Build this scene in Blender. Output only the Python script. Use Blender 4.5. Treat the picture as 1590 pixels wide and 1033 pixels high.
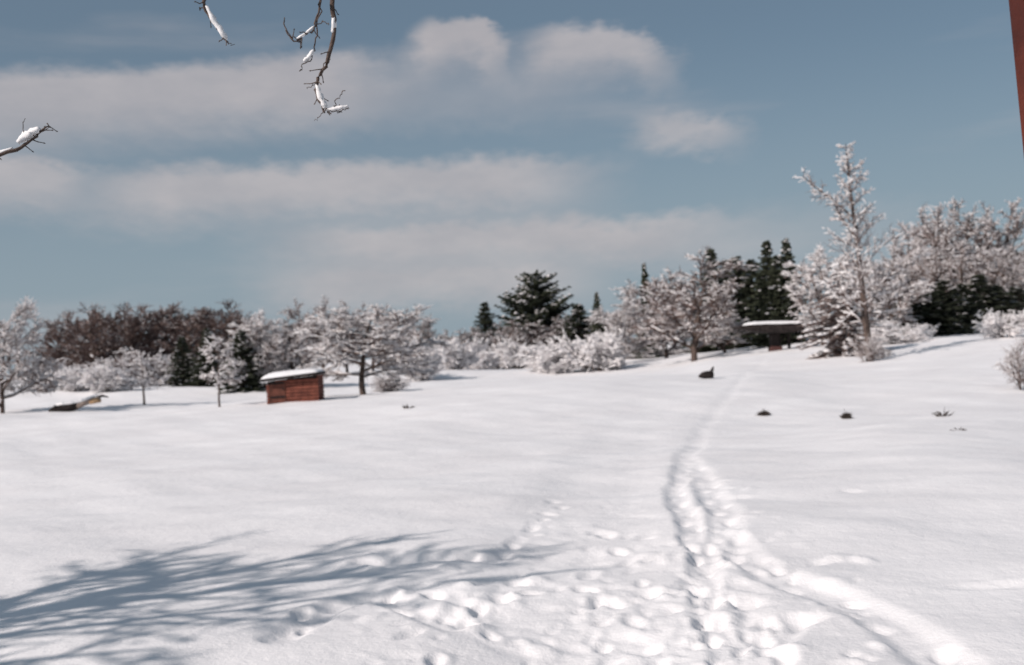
import bpy, math, random
import numpy as np
from mathutils import Vector, Matrix, Euler

for o in list(bpy.data.objects):
    bpy.data.objects.remove(o)
S = bpy.context.scene
C = S.collection
R = math.radians

# ------------------------------------------------------------------ camera
EYE = 2.2
F = 1705.0                      # focal length in photo pixels (1590 wide)
cam_d = bpy.data.cameras.new('camera')
cam = bpy.data.objects.new('camera', cam_d); C.objects.link(cam)
cam_d.sensor_width = 36.0
cam_d.lens = 36.0 * F / 1590.0
cam_d.clip_start = 0.1
cam_d.clip_end = 12000
cam.rotation_mode = 'XYZ'
CAMM = Matrix.Rotation(R(90 + 0.97), 4, 'X') @ Matrix.Rotation(R(-3.2), 4, 'Z')
cam.matrix_world = Matrix.Translation((0, 0, EYE)) @ CAMM
cam_d.dof.use_dof = True        # the photograph is softly focused beyond the near twigs
cam_d.dof.focus_distance = 4.6
cam_d.dof.aperture_fstop = 3.0
S.camera = cam

# ------------------------------------------------------------------ light
SUN_EL, LX, LY = R(36), 0.83, 0.56           # light travels towards +x +y and down
sd = bpy.data.lights.new('sun', 'SUN')
sd.energy = 4.1; sd.angle = R(0.8); sd.color = (1.0, 0.90, 0.845)
sun = bpy.data.objects.new('sun', sd); C.objects.link(sun)
ld = Vector((LX * math.cos(SUN_EL), LY * math.cos(SUN_EL), -math.sin(SUN_EL)))
sun.rotation_euler = ld.to_track_quat('-Z', 'Y').to_euler()
sun.location = (-20, -20, 30)

S.view_settings.view_transform = 'Standard'
S.view_settings.look = 'None'
S.view_settings.exposure = 0.0
S.view_settings.gamma = 1.0
S.view_settings.use_curve_mapping = False


def raydir(px, py):
    d = CAMM.to_3x3() @ Vector(((px - 795.0) / F, -(py - 516.5) / F, -1.0))
    return d.normalized()


# ------------------------------------------------------------------ sky
W = bpy.data.worlds.new('World'); S.world = W
W.use_nodes = True
nt = W.node_tree
for n in list(nt.nodes):
    nt.nodes.remove(n)


def lk(a, b): nt.links.new(a, b)


def M(op, a, b=None, c=None, clamp=False):
    n = nt.nodes.new('ShaderNodeMath'); n.operation = op; n.use_clamp = clamp
    for i, v in enumerate((a, b, c)):
        if v is None: continue
        if isinstance(v, (int, float)): n.inputs[i].default_value = v
        else: lk(v, n.inputs[i])
    return n.outputs[0]


def SS(v, lo, hi, a=0.0, b=1.0):
    n = nt.nodes.new('ShaderNodeMapRange'); n.interpolation_type = 'SMOOTHSTEP'
    lk(v, n.inputs[0])
    for i, x in zip((1, 2, 3, 4), (lo, hi, a, b)): n.inputs[i].default_value = x
    return n.outputs[0]


def NOISE(vec, scale, detail=4, rough=0.55):
    n = nt.nodes.new('ShaderNodeTexNoise')
    n.inputs['Scale'].default_value = scale; n.inputs['Detail'].default_value = detail
    n.inputs['Roughness'].default_value = rough
    lk(vec, n.inputs['Vector'])
    return n.outputs[0]


def MIX(fac, a, b):
    n = nt.nodes.new('ShaderNodeMix'); n.data_type = 'RGBA'
    if isinstance(fac, float): n.inputs[0].default_value = fac
    else: lk(fac, n.inputs[0])
    for i, v in ((6, a), (7, b)):
        if isinstance(v, tuple): n.inputs[i].default_value = v + (1,)
        else: lk(v, n.inputs[i])
    return n.outputs[2]


SKYK = 0.062
sky = nt.nodes.new('ShaderNodeTexSky'); sky.sky_type = 'NISHITA'
sky.sun_disc = False
sky.sun_elevation = SUN_EL
sky.sun_rotation = math.atan2(-LX, -LY)      # azimuth of the sun, measured from +Y
sky.altitude = 200; sky.air_density = 1.0; sky.dust_density = 1.2; sky.ozone_density = 1.6
tc = nt.nodes.new('ShaderNodeTexCoord')
sep = nt.nodes.new('ShaderNodeSeparateXYZ'); lk(tc.outputs['Generated'], sep.inputs[0])
AZ0 = M('ARCTAN2', sep.outputs[0], sep.outputs[1])
EL0 = M('ARCSINE', sep.outputs[2])
cmb = nt.nodes.new('ShaderNodeCombineXYZ'); lk(AZ0, cmb.inputs[0])
lk(M('MULTIPLY', EL0, 2.2), cmb.inputs[1])
n1 = NOISE(cmb.outputs[0], 14.0, 5)
n2 = NOISE(cmb.outputs[0], 55.0, 4)
warp = M('ADD', M('MULTIPLY', M('SUBTRACT', n1, 0.5), 0.026), M('MULTIPLY', M('SUBTRACT', n2, 0.5), 0.017))
EL = M('ADD', EL0, warp)
AZ = M('ADD', AZ0, M('MULTIPLY', warp, 1.6))


def azel(px, py):
    d = raydir(px, py)
    return math.atan2(d.x, d.y), math.asin(d.z)


def cloud(x0, x1, ytop0, ytop1, depth, bulge=0.0, soft=10, strength=1.0, side=0.35):
    """a bank of cloud given by where its top edge stands in the sky (crisp top, soft underside)"""
    a0, e0 = azel(x0, ytop0); a1, e1 = azel(x1, ytop1)
    hw = (a1 - a0) / 2; am = (a0 + a1) / 2; em = (e0 + e1) / 2; sl = (e1 - e0) / (a1 - a0)
    u = M('DIVIDE', M('SUBTRACT', AZ, am), hw)
    top = M('ADD', M('MULTIPLY', M('SUBTRACT', AZ, am), sl), em)
    top = M('SUBTRACT', top, M('MULTIPLY', M('MULTIPLY', u, u), bulge / F))
    e = M('SUBTRACT', EL, top)
    m = M('MULTIPLY', SS(e, -soft / F, soft / F, 1, 0), SS(e, -depth / F, -depth * 0.3 / F, 0, 1))
    m = M('MULTIPLY', m, SS(M('ABSOLUTE', u), 1 - side, 1.0, 1, 0))
    return M('MULTIPLY', m, strength)


banks = [
    cloud(-420, 690, 118, 62, 140, 10, 16, 0.72, 0.45),
    cloud(610, 810, 22, 30, 105, 40, 12, 0.82, 0.6),
    cloud(770, 1080, 32, 44, 105, 42, 14, 0.72, 0.65),
    cloud(250, 1060, 110, 100, 110, 0, 34, 0.30, 0.7),
    cloud(-300, 150, 254, 240, 100, 10, 12, 0.66, 0.4),
    cloud(0, 1010, 258, 230, 115, 12, 16, 0.74, 0.5),
    cloud(950, 1180, 176, 178, 70, 14, 18, 0.62, 0.75),
    cloud(300, 1260, 348, 322, 105, 14, 16, 0.74, 0.6),
    cloud(330, 1000, 418, 400, 95, 12, 18, 0.66, 0.6),
    cloud(1040, 1500, 330, 300, 130, 20, 30, 0.2, 0.7),
]
# looser banks of the same kind right round the sky
cm2 = nt.nodes.new('ShaderNodeCombineXYZ'); lk(M('MULTIPLY', AZ0, 1.0), cm2.inputs[0]); lk(M('MULTIPLY', EL0, 6.0), cm2.inputs[1])
g = NOISE(cm2.outputs[0], 2.3, 6, 0.5)
gen = M('MULTIPLY', SS(g, 0.5, 0.75), 0.4)
keep = M('SUBTRACT', 1.0, gen)
for b in banks:
    keep = M('MULTIPLY', keep, M('SUBTRACT', 1.0, b))
cov = M('SUBTRACT', 1.0, keep)
# thin veil that thickens towards the horizon
veil = M('ADD', 0.34, SS(EL0, 0.30, 0.02, 0.0, 0.5))
tint = nt.nodes.new('ShaderNodeMix'); tint.data_type = 'RGBA'; tint.blend_type = 'MULTIPLY'
tint.inputs[0].default_value = 1.0
lk(sky.outputs[0], tint.inputs[6]); tint.inputs[7].default_value = (0.60, 0.79, 0.84, 1)
base = MIX(veil, tint.outputs[2], (4.9, 6.0, 7.0))
shade = NOISE(cmb.outputs[0], 9.0, 5)
ccol = MIX(SS(shade, 0.3, 0.7), (7.5, 7.05, 7.3), (9.3, 8.5, 8.5))
full = MIX(M('MULTIPLY', cov, 0.95), base, ccol)
bg = nt.nodes.new('ShaderNodeBackground'); lk(full, bg.inputs[0]); bg.inputs[1].default_value = SKYK
wo = nt.nodes.new('ShaderNodeOutputWorld'); lk(bg.outputs[0], wo.inputs[0])

# ------------------------------------------------------------------ materials


def mat(name, c1, c2, scale=6.0, rough=0.85, bump=0.0, bscale=30.0, obj=True, detail=5):
    m = bpy.data.materials.new(name); m.use_nodes = True
    t = m.node_tree; p = t.nodes['Principled BSDF']
    co = t.nodes.new('ShaderNodeTexCoord')
    nz = t.nodes.new('ShaderNodeTexNoise'); nz.inputs['Scale'].default_value = scale; nz.inputs['Detail'].default_value = detail
    t.links.new(co.outputs['Object' if obj else 'Generated'], nz.inputs['Vector'])
    cr = t.nodes.new('ShaderNodeValToRGB')
    cr.color_ramp.elements[0].position = 0.3; cr.color_ramp.elements[1].position = 0.7
    cr.color_ramp.elements[0].color = (*c1, 1); cr.color_ramp.elements[1].color = (*c2, 1)
    t.links.new(nz.outputs[0], cr.inputs[0]); t.links.new(cr.outputs[0], p.inputs['Base Color'])
    p.inputs['Roughness'].default_value = rough
    p.inputs['Specular IOR Level'].default_value = 0.25
    if bump:
        nb = t.nodes.new('ShaderNodeTexNoise'); nb.inputs['Scale'].default_value = bscale; nb.inputs['Detail'].default_value = 6
        t.links.new(co.outputs['Object' if obj else 'Generated'], nb.inputs['Vector'])
        bp = t.nodes.new('ShaderNodeBump'); bp.inputs['Strength'].default_value = bump; bp.inputs['Distance'].default_value = 0.05
        t.links.new(nb.outputs[0], bp.inputs['Height']); t.links.new(bp.outputs[0], p.inputs['Normal'])
    return m


SNOW = mat('snow', (0.80, 0.79, 0.79), (0.86, 0.85, 0.86), 1.2, 0.7, 0.35, 9.0)
TSNOW = mat('tree_snow', (0.74, 0.71, 0.71), (0.84, 0.82, 0.82), 0.9, 0.8)
BARK = mat('bark', (0.055, 0.040, 0.034), (0.13, 0.095, 0.08), 5.0, 0.95, 0.5, 25)
TWIG = mat('twig_brown', (0.10, 0.068, 0.060), (0.20, 0.145, 0.13), 0.6, 0.95)
TWIGG = mat('twig_grey_brown', (0.13, 0.095, 0.085), (0.24, 0.19, 0.175), 0.6, 0.95)
PALE = mat('pale_bark', (0.16, 0.12, 0.10), (0.30, 0.25, 0.22), 3.0, 0.9)
NEED = mat('needles', (0.024, 0.032, 0.020), (0.07, 0.076, 0.048), 0.7, 0.9)
REDWOOD = mat('red_brown_boards', (0.09, 0.03, 0.022), (0.27, 0.088, 0.058), 4.0, 0.85, 0.3, 18)
DARKWOOD = mat('dark_wood', (0.016, 0.014, 0.014), (0.045, 0.036, 0.034), 5.0, 0.8, 0.3, 20)
DARKWOOD.node_tree.nodes['Principled BSDF'].inputs['Specular IOR Level'].default_value = .05
DOORWOOD = mat('brown_door', (0.075, 0.03, 0.022), (0.19, 0.07, 0.048), 5.0, 0.85, 0.3, 20)
REDPAINT = mat('dark_red_paint', (0.055, 0.012, 0.008), (0.14, 0.03, 0.016), 4.0, 0.7, 0.4, 12)
BRICK = mat('red_brick', (0.06, 0.03, 0.028), (0.11, 0.05, 0.043), 9.0, 0.9, 0.3, 20)
TAN = mat('split_wood', (0.28, 0.17, 0.09), (0.45, 0.30, 0.18), 6.0, 0.9)
DRY = mat('dry_weed', (0.035, 0.028, 0.024), (0.09, 0.07, 0.06), 4.0, 0.95)

# ------------------------------------------------------------------ mesh helpers


def mesh_np(name, V, faces_by_size, mats, smooth=False):
    """faces_by_size: list of (index array n x k, material slot)"""
    me = bpy.data.meshes.new(name)
    V = np.asarray(V, dtype=np.float32)
    loops = np.concatenate([f.reshape(-1) for f, _ in faces_by_size]).astype(np.int32)
    tot = np.concatenate([np.full(len(f), f.shape[1]) for f, _ in faces_by_size]).astype(np.int32)
    mi = np.concatenate([np.full(len(f), s) for f, s in faces_by_size]).astype(np.int32)
    st = np.concatenate([[0], np.cumsum(tot)[:-1]]).astype(np.int32)
    me.vertices.add(len(V)); me.vertices.foreach_set('co', V.reshape(-1))
    me.loops.add(len(loops)); me.loops.foreach_set('vertex_index', loops)
    me.polygons.add(len(tot)); me.polygons.foreach_set('loop_start', st)
    me.polygons.foreach_set('loop_total', tot)
    for m in mats: me.materials.append(m)
    me.polygons.foreach_set('material_index', mi)
    me.polygons.foreach_set('use_smooth', np.full(len(tot), smooth, dtype=bool))
    me.update(calc_edges=True)
    return me


def link(name, me, parent=None):
    o = bpy.data.objects.new(name, me); C.objects.link(o)
    if parent: o.parent = parent
    return o


def tag(o, label=None, cat=None, group=None, kind=None):
    if label: o['label'] = label
    if cat: o['category'] = cat
    if group: o['group'] = group
    if kind: o['kind'] = kind
    return o


def thing(name, label, cat, loc=(0, 0, 0), rotz=0.0, group=None):
    o = bpy.data.objects.new(name, None); C.objects.link(o)
    o.empty_display_size = 0.2
    o.location = loc; o.rotation_euler = (0, 0, rotz)
    return tag(o, label, cat, group)


def tubes(A, B, ra, rb, k=3):
    """n separate tapered prisms from A to B"""
    A = np.asarray(A, float); B = np.asarray(B, float); ra = np.asarray(ra, float); rb = np.asarray(rb, float)
    d = B - A; L = np.linalg.norm(d, axis=1, keepdims=True) + 1e-9; d = d / L
    h = np.where(np.abs(d[:, 2:3]) > 0.9, np.array([[1.0, 0, 0]]), np.array([[0, 0, 1.0]]))
    u = np.cross(d, h); u /= np.linalg.norm(u, axis=1, keepdims=True) + 1e-9
    w = np.cross(d, u)
    n = len(A); V = np.zeros((n, 2 * k, 3))
    for i in range(k):
        a = 2 * math.pi * i / k
        o = math.cos(a) * u + math.sin(a) * w
        V[:, i] = A + o * ra[:, None]; V[:, k + i] = B + o * rb[:, None]
    base = np.arange(n)[:, None] * 2 * k
    Fs = []
    for i in range(k):
        j = (i + 1) % k
        Fs.append(np.concatenate([base + i, base + j, base + k + j, base + k + i], axis=1))
    if k > 3:
        Fs.append(np.concatenate([base + k + i for i in range(4)], axis=1) if k == 4 else np.concatenate([base + k, base + k + 1, base + k + 2, base + k + 3], axis=1))
    return V.reshape(-1, 3), np.concatenate(Fs)


def blobs(P, r, rng, flat=0.6):
    """small faceted lumps (octahedra) at P"""
    P = np.asarray(P, float); n = len(P); r = np.asarray(r, float)
    d = np.array([[1, 0, 0], [-.3, 1, 0], [-.9, -.3, 0], [.1, -1, 0], [0, 0, 1], [0, 0, -.5]], float)
    ang = rng.uniform(0, 6.28, n); c, s = np.cos(ang), np.sin(ang)
    V = np.zeros((n, 6, 3))
    jit = rng.uniform(0.7, 1.3, (n, 6, 1))
    dx = d[None] * jit
    V[:, :, 0] = dx[:, :, 0] * c[:, None] - dx[:, :, 1] * s[:, None]
    V[:, :, 1] = dx[:, :, 0] * s[:, None] + dx[:, :, 1] * c[:, None]
    V[:, :, 2] = dx[:, :, 2] * flat
    V = V * r[:, None, None] + P[:, None]
    f = np.array([[0, 1, 4], [1, 2, 4], [2, 3, 4], [3, 0, 4], [1, 0, 5], [2, 1, 5], [3, 2, 5], [0, 3, 5]])
    Fa = (np.arange(n)[:, None, None] * 6 + f[None]).reshape(-1, 3)
    return V.reshape(-1, 3), Fa


def join(parts):
    """[(V,F,slot)] -> V, faces list"""
    Vs, fl, o = [], [], 0
    for V, Fa, s in parts:
        Vs.append(V); fl.append((Fa + o, s)); o += len(V)
    return np.concatenate(Vs), fl


def box_vf(x0, x1, y0, y1, z0, z1):
    V = np.array([[x, y, z] for z in (z0, z1) for y in (y0, y1) for x in (x0, x1)], float)
    Fa = np.array([[0, 2, 3, 1], [4, 5, 7, 6], [0, 1, 5, 4], [2, 6, 7, 3], [0, 4, 6, 2], [1, 3, 7, 5]])
    return V, Fa


def bevel_obj(name, boxes, m, parent, bev=0.01, seg=1, xf=None):
    V, fl = join([(*box_vf(*b), 0) for b in boxes])
    if xf is not None: V = xf(V)
    o = link(name, mesh_np(name, V, fl, [m]), parent)
    if bev:
        md = o.modifiers.new('bevel', 'BEVEL'); md.width = bev; md.segments = seg
    return o


# ------------------------------------------------------------------ ground
rg = np.random.default_rng(5)
SINES = []
for lam, amp in ((60, .22), (38, .14), (22, .07), (13, .035), (7, .018), (3.4, .010), (1.9, .006), (1.1, .004)):
    for _ in range(3):
        a = rg.uniform(0, math.pi); SINES.append((math.cos(a) / lam * 6.283, math.sin(a) / lam * 6.283, rg.uniform(0, 6.28), amp, lam))


def sst(a, b, x):
    t = np.clip((x - a) / (b - a), 0, 1); return t * t * (3 - 2 * t)


def ground(x, y):
    x = np.asarray(x, float); y = np.asarray(y, float)
    z = np.zeros_like(x)
    r = np.sqrt(x * x + y * y)
    for kx, ky, ph, amp, lam in SINES:
        z = z + amp * np.sin(kx * x + ky * y + ph) * (sst(4, 45, r) if lam > 20 else 1.0)
    q = x / np.maximum(y, 1.0)
    z = z + 1.05 * sst(38, 110, y) * sst(0.02, 0.30, q)
    z = z + 0.35 * sst(14, 30, y) * sst(0.25, 0.45, q)
    z = z + 4.0 * sst(130, 300, y) * sst(0.15, 0.4, q)
    # gentle swell along the right of the foreground
    z = z + 0.10 * np.exp(-((x - 5.2 - 0.12 * y) / 1.6) ** 2) * sst(8, 14, y)
    return z


Z00 = float(ground(0.0, 0.0))


def gz(x, y): return float(ground(x, y))


def at(px, py, far=178.0):
    d = raydir(px, py); p = Vector((0, 0, EYE)); t = 3.0; last = 3.0
    while t < far:
        q = p + d * t
        if q.z <= gz(q.x, q.y):
            lo, hi = last, t
            for _ in range(20):
                m_ = (lo + hi) / 2; q = p + d * m_
                if q.z <= gz(q.x, q.y): hi = m_
                else: lo = m_
            q = p + d * hi
            return Vector((q.x, q.y, gz(q.x, q.y)))
        last = t; t *= 1.01
    h = math.hypot(d.x, d.y)
    x, y = d.x / h * far, d.y / h * far
    return Vector((x, y, gz(x, y)))


def depth_of(p):                      # distance along the view axis
    return (Vector(p) - Vector((0, 0, EYE))).dot(CAMM.to_3x3() @ Vector((0, 0, -1)))


def on_ray(px, py, depth):
    d = CAMM.to_3x3() @ Vector(((px - 795.0) / F, -(py - 516.5) / F, -1.0))
    return Vector((0, 0, EYE)) + d * depth


rr = [5.0]
while rr[-1] < 120: rr.append(rr[-1] * 1.006)
while rr[-1] < 6000: rr.append(rr[-1] * 1.035)
rr = np.array(rr)
th = np.concatenate([np.arange(-33, 33.01, 0.185), np.arange(36, 326, 3.0)])
th = np.radians(th)
X = rr[:, None] * np.sin(th)[None]; Y = rr[:, None] * np.cos(th)[None]
Zg = ground(X, Y)

# --- footprints and trampled trails, in ground coordinates
near = np.nonzero(rr < 95)[0][-1] + 1
nf = int(np.sum(np.degrees(th) <= 33.1))
xs, ys = X[:near, :nf].ravel(), Y[:near, :nf].ravel()
dz = np.zeros_like(xs)
rsq = np.sqrt(xs * xs + ys * ys)


def sel(cx, cy, rad):
    rc = math.hypot(cx, cy)
    i0 = np.searchsorted(rr, max(rc - rad, 0)); i1 = min(np.searchsorted(rr, rc + rad) + 1, near)
    if i0 >= i1: return None
    a = math.atan2(cx, cy); da = rad / rc
    j0 = np.searchsorted(th[:nf], a - da); j1 = min(np.searchsorted(th[:nf], a + da) + 1, nf)
    if j0 >= j1: return None
    return (np.arange(i0, i1)[:, None] * nf + np.arange(j0, j1)[None]).ravel()


def dent(cx, cy, ang, la, lb, dep, rim):
    idx = sel(cx, cy, la * 3.0)
    if idx is None: return
    ex, ey = xs[idx] - cx, ys[idx] - cy
    u = (ex * math.cos(ang) + ey * math.sin(ang)) / la; v = (-ex * math.sin(ang) + ey * math.cos(ang)) / lb
    q = np.sqrt(u * u + v * v)
    fade = 0.62 - 0.42 * float(sst(14, 30, math.hypot(cx, cy)))
    dz[idx] += fade * (-dep * (1 - sst(0.35, 1.2, q)) + rim * np.exp(-((q - 1.4) / 0.4) ** 2))


trough = np.zeros_like(xs)


def trail(pts, step, width, tdep, size, dep, seed, lateral=0.16, rim=0.03):
    rn = random.Random(seed)
    P0 = [at(*p) for p in pts]; P = []
    for a, b in zip(P0[:-1], P0[1:]):
        n_ = max(1, int((b - a).length / .45))
        for k in range(n_):
            q = a.lerp(b, k / n_); P.append(Vector((q.x + rn.uniform(-.07, .07), q.y + rn.uniform(-.07, .07), 0)))
    P.append(P0[-1])
    acc = 0.0; side = 1
    for a, b in zip(P[:-1], P[1:]):
        d = Vector((b.x - a.x, b.y - a.y)); L = d.length; d.normalize(); ang = math.atan2(d.y, d.x)
        s = 0.0
        while s < L:
            cx, cy = a.x + d.x * s, a.y + d.y * s
            if tdep:
                idx = sel(cx, cy, width * 2.2)
                if idx is not None:
                    q = np.sqrt((xs[idx] - cx) ** 2 + (ys[idx] - cy) ** 2) / width
                    trough[idx] = np.minimum(trough[idx], -tdep * (0.8 - .5 * float(sst(15, 32, math.hypot(cx, cy)))) * (1 - sst(0.35, 1.35, q)))
            acc += 0.12
            if size and acc > step:
                acc = rn.uniform(-0.12, 0.12); side = -side
                k = rn.uniform(0.75, 1.3)
                ox = side * lateral * rn.uniform(.4, 1.5)
                dent(cx - d.y * ox, cy + d.x * ox, ang + rn.uniform(-.6, .6), size * k * rn.uniform(1, 1.5), size * k * .62, dep * rn.uniform(.6, 1.3), rim * rn.uniform(.4, 1.4))
            s += 0.12


# main trodden trail: from the shelter down to the viewer, forking low down
trail([(1188, 552), (1150, 590), (1128, 620), (1105, 645), (1088, 675), (1062, 712), (1092, 742), (1112, 775), (1118, 815), (1140, 862), (1205, 893), (1285, 925), (1370, 962), (1450, 1015), (1560, 1090)],
      0.7, 0.22, 0.075, 0.13, 0.06, 1, 0.10, .006)
trail([(1062, 712), (1048, 760), (1062, 800), (1085, 850), (1094, 900), (1096, 950), (1118, 1000), (1140, 1075)],
      0.6, 0.18, 0.085, 0.12, 0.07, 2, 0.09, .006)
trail([(1150, 905), (1150, 960), (1178, 1010), (1200, 1070)], 0.6, 0.2, 0.05, 0.14, 0.08, 3, 0.15, .015)
trail([(1165, 960), (1185, 985), (1215, 990), (1235, 955)], 0.4, 0.15, 0.08, 0.14, 0.08, 4, 0.08, .015)
# prints wandering in from the lower left
trail([(430, 990), (520, 935), (600, 925), (640, 950), (700, 968), (755, 945), (785, 905), (850, 905), (905, 908), (960, 925), (1030, 915), (1085, 890)],
      0.45, 0.17, 0.08, 0.13, 0.09, 5, 0.12, .02)
trail([(560, 872), (650, 866), (720, 862), (765, 868), (800, 845), (835, 805), (870, 770)],
      0.6, 0.15, 0.08, 0.12, 0.06, 6, 0.07, .01)
trail([(650, 905), (690, 920), (730, 945), (760, 985), (720, 1030), (690, 1080)], 0.5, 0.15, 0.04, 0.13, 0.08, 7, 0.15, .015)
trail([(930, 820), (960, 815), (975, 850), (955, 890), (960, 930), (990, 980), (980, 1040)], 0.55, 0.2, 0.03, 0.13, 0.07, 8, 0.2, .015)
trail([(1205, 893), (1235, 880), (1275, 872)], 0.4, 0.13, 0.05, 0.12, 0.05, 9, 0.05, .01)
# broad faint lane packed earlier and snowed over
trail([(900, 1090), (900, 940), (905, 820), (935, 730), (985, 660), (1040, 610)], 9, 1.0, 0.09, 0, 0, 10)
rn = random.Random(77)
for _ in range(420):                  # clods and small pits where the snow was churned
    if rn.random() < .6: px, py = rn.gauss(1110, 45) + (max(0, rn.uniform(-200, 260)) if rn.random() < .4 else 0), rn.uniform(735, 1060)
    else: px, py = rn.uniform(560, 1200), rn.gauss(930, 55)
    if not 600 < py < 1075: continue
    p = at(px, py)
    k_ = rn.uniform(.04, .09) if rn.random() < .6 else rn.uniform(.10, .2)
    if rn.random() < .45: dent(p.x, p.y, rn.uniform(0, 3.1), k_, k_ * rn.uniform(.4, .8), -rn.uniform(.1, .34) * k_, 0)
    else: dent(p.x, p.y, rn.uniform(0, 3.1), k_, k_ * rn.uniform(.3, .7), rn.uniform(.12, .45) * min(k_, .15), rn.uniform(0, .008))
for _ in range(260):                  # the wide lane, scuffed all over
    py = rn.uniform(640, 1060); cx_ = 905 + 0.0016 * max(0, 900 - py) ** 2 * 1.0
    p = at(cx_ + rn.gauss(0, 18 + (py - 600) * .16), py)
    k_ = rn.uniform(.06, .2)
    dent(p.x, p.y, rn.uniform(0, 3.1), k_ * 1.3, k_ * rn.uniform(.4, .8), rn.uniform(.008, .03), 0)
# wind hollows on the far right and a furrow out in the field
for px, py, la, lb, dp in ((1490, 548, 2.2, .7, .14), (1530, 590, 2.6, .8, .16), (1560, 610, 2.0, .6, .16), (1440, 600, 3.0, .7, .10), (1540, 570, 2.0, .5, .15),
                           (1225, 560, 1.6, .6, .12), (765, 596, 2.4, .5, .10), (730, 600, 1.8, .4, .08), (1360, 615, 1.5, .4, .06), (1560, 910, .5, .12, .04), (1480, 660, .8, .3, .08)):
    p = at(px, py)
    dent(p.x, p.y, rn.uniform(-.25, .25), la, lb, dp, dp * .35)
dz += trough
# crusty small-scale relief where the snow was trodden
Zg[:near, :nf] += dz.reshape(near, nf)

nr, na = X.shape
V = np.stack([X.ravel(), Y.ravel(), Zg.ravel()], axis=1)
i = np.arange(nr - 1)[:, None]; j = np.arange(na)[None]; j2 = (j + 1) % na
Q = np.stack([i * na + j, i * na + j2, (i + 1) * na + j2, (i + 1) * na + j], axis=-1).reshape(-1, 4)[:, ::-1]
V = np.concatenate([V, [[0, 0, Z00]]])
cap = np.stack([np.full(na, len(V) - 1), np.arange(na), (np.arange(na) + 1) % na], axis=1)[:, ::-1]
GS = bpy.data.materials.new('field_snow'); GS.use_nodes = True
t = GS.node_tree; p = t.nodes['Principled BSDF']
co = t.nodes.new('ShaderNodeTexCoord')
a_ = t.nodes.new('ShaderNodeTexNoise'); a_.inputs['Scale'].default_value = 0.35; a_.inputs['Detail'].default_value = 8
t.links.new(co.outputs['Object'], a_.inputs['Vector'])
cr = t.nodes.new('ShaderNodeValToRGB')
cr.color_ramp.elements[0].position = .3; cr.color_ramp.elements[1].position = .7
cr.color_ramp.elements[0].color = (.79, .775, .78, 1); cr.color_ramp.elements[1].color = (.86, .85, .855, 1)
t.links.new(a_.outputs[0], cr.inputs[0]); t.links.new(cr.outputs[0], p.inputs['Base Color'])
p.inputs['Roughness'].default_value = .65; p.inputs['Specular IOR Level'].default_value = .2
prev = None
for sc, dist, st in ((1.3, .07, .5), (6.0, .025, .55), (30.0, .010, .6), (110.0, .004, .6)):
    nb = t.nodes.new('ShaderNodeTexNoise'); nb.inputs['Scale'].default_value = sc; nb.inputs['Detail'].default_value = 5
    t.links.new(co.outputs['Object'], nb.inputs['Vector'])
    bp = t.nodes.new('ShaderNodeBump'); bp.inputs['Strength'].default_value = st; bp.inputs['Distance'].default_value = dist
    t.links.new(nb.outputs[0], bp.inputs['Height'])
    if prev: t.links.new(prev.outputs[0], bp.inputs['Normal'])
    prev = bp
t.links.new(prev.outputs[0], p.inputs['Normal'])
gme = mesh_np('snow_ground', V, [(Q, 0), (cap, 0)], [GS], True)
tag(link('snow_ground', gme), kind='structure')

# ------------------------------------------------------------------ tree generators


def unit(v):
    return v / (np.linalg.norm(v) + 1e-9)


class Tree:
    def __init__(s, seed):
        s.r = np.random.default_rng(seed); s.seg = []      # (A,B,ra,rb,level)

    def branch(s, p, d, L, r0, lev, spec):
        r = s.r; sp = spec[lev]; n = sp['n']
        pts = [p]; d = unit(d)
        for k in range(n):
            d = unit(d + r.normal(0, sp['wob'], 3) + np.array([0, 0, sp['trop']]))
            pts.append(pts[-1] + d * L / n)
        rad = [r0 * (1 - (1 - sp['tip']) * k / n) for k in range(n + 1)]
        for k in range(n):
            s.seg.append((pts[k], pts[k + 1], rad[k], rad[k + 1], lev))
        if lev + 1 < len(spec):
            c = spec[lev + 1]
            for q in range(c['count']):
                f = c['from'] + (1 - c['from']) * (q + r.uniform(.0, 1)) / c['count']
                f = min(f, .999); k = int(f * n); w = f * n - k
                pos = pts[k] * (1 - w) + pts[k + 1] * w
                dd = unit(pts[k + 1] - pts[k])
                rnd = unit(r.normal(0, 1, 3)); perp = unit(np.cross(dd, rnd))
                if c.get('az'):                      # even spread round a vertical stem
                    az = q * 2.4 + r.uniform(-.5, .5); perp = np.array([math.cos(az), math.sin(az), 0.0])
                an = R(c['ang'] + r.normal(0, c.get('dang', 10)))
                nd = dd * math.cos(an) + perp * math.sin(an)
                ln = L * c['len'] * (1 - c.get('taper', .4) * (f if not c.get('shape') else 0)) * r.uniform(.75, 1.25)
                if c.get('shape'): ln *= c['shape'](f)
                s.branch(pos, nd, ln, max(min(rad[k] * .8, c['rad']), .004), lev + 1, spec)

    def arrays(s):
        A = np.array([x[0] for x in s.seg]); B = np.array([x[1] for x in s.seg])
        return A, B, np.array([x[2] for x in s.seg]), np.array([x[3] for x in s.seg]), np.array([x[4] for x in s.seg])


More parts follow.
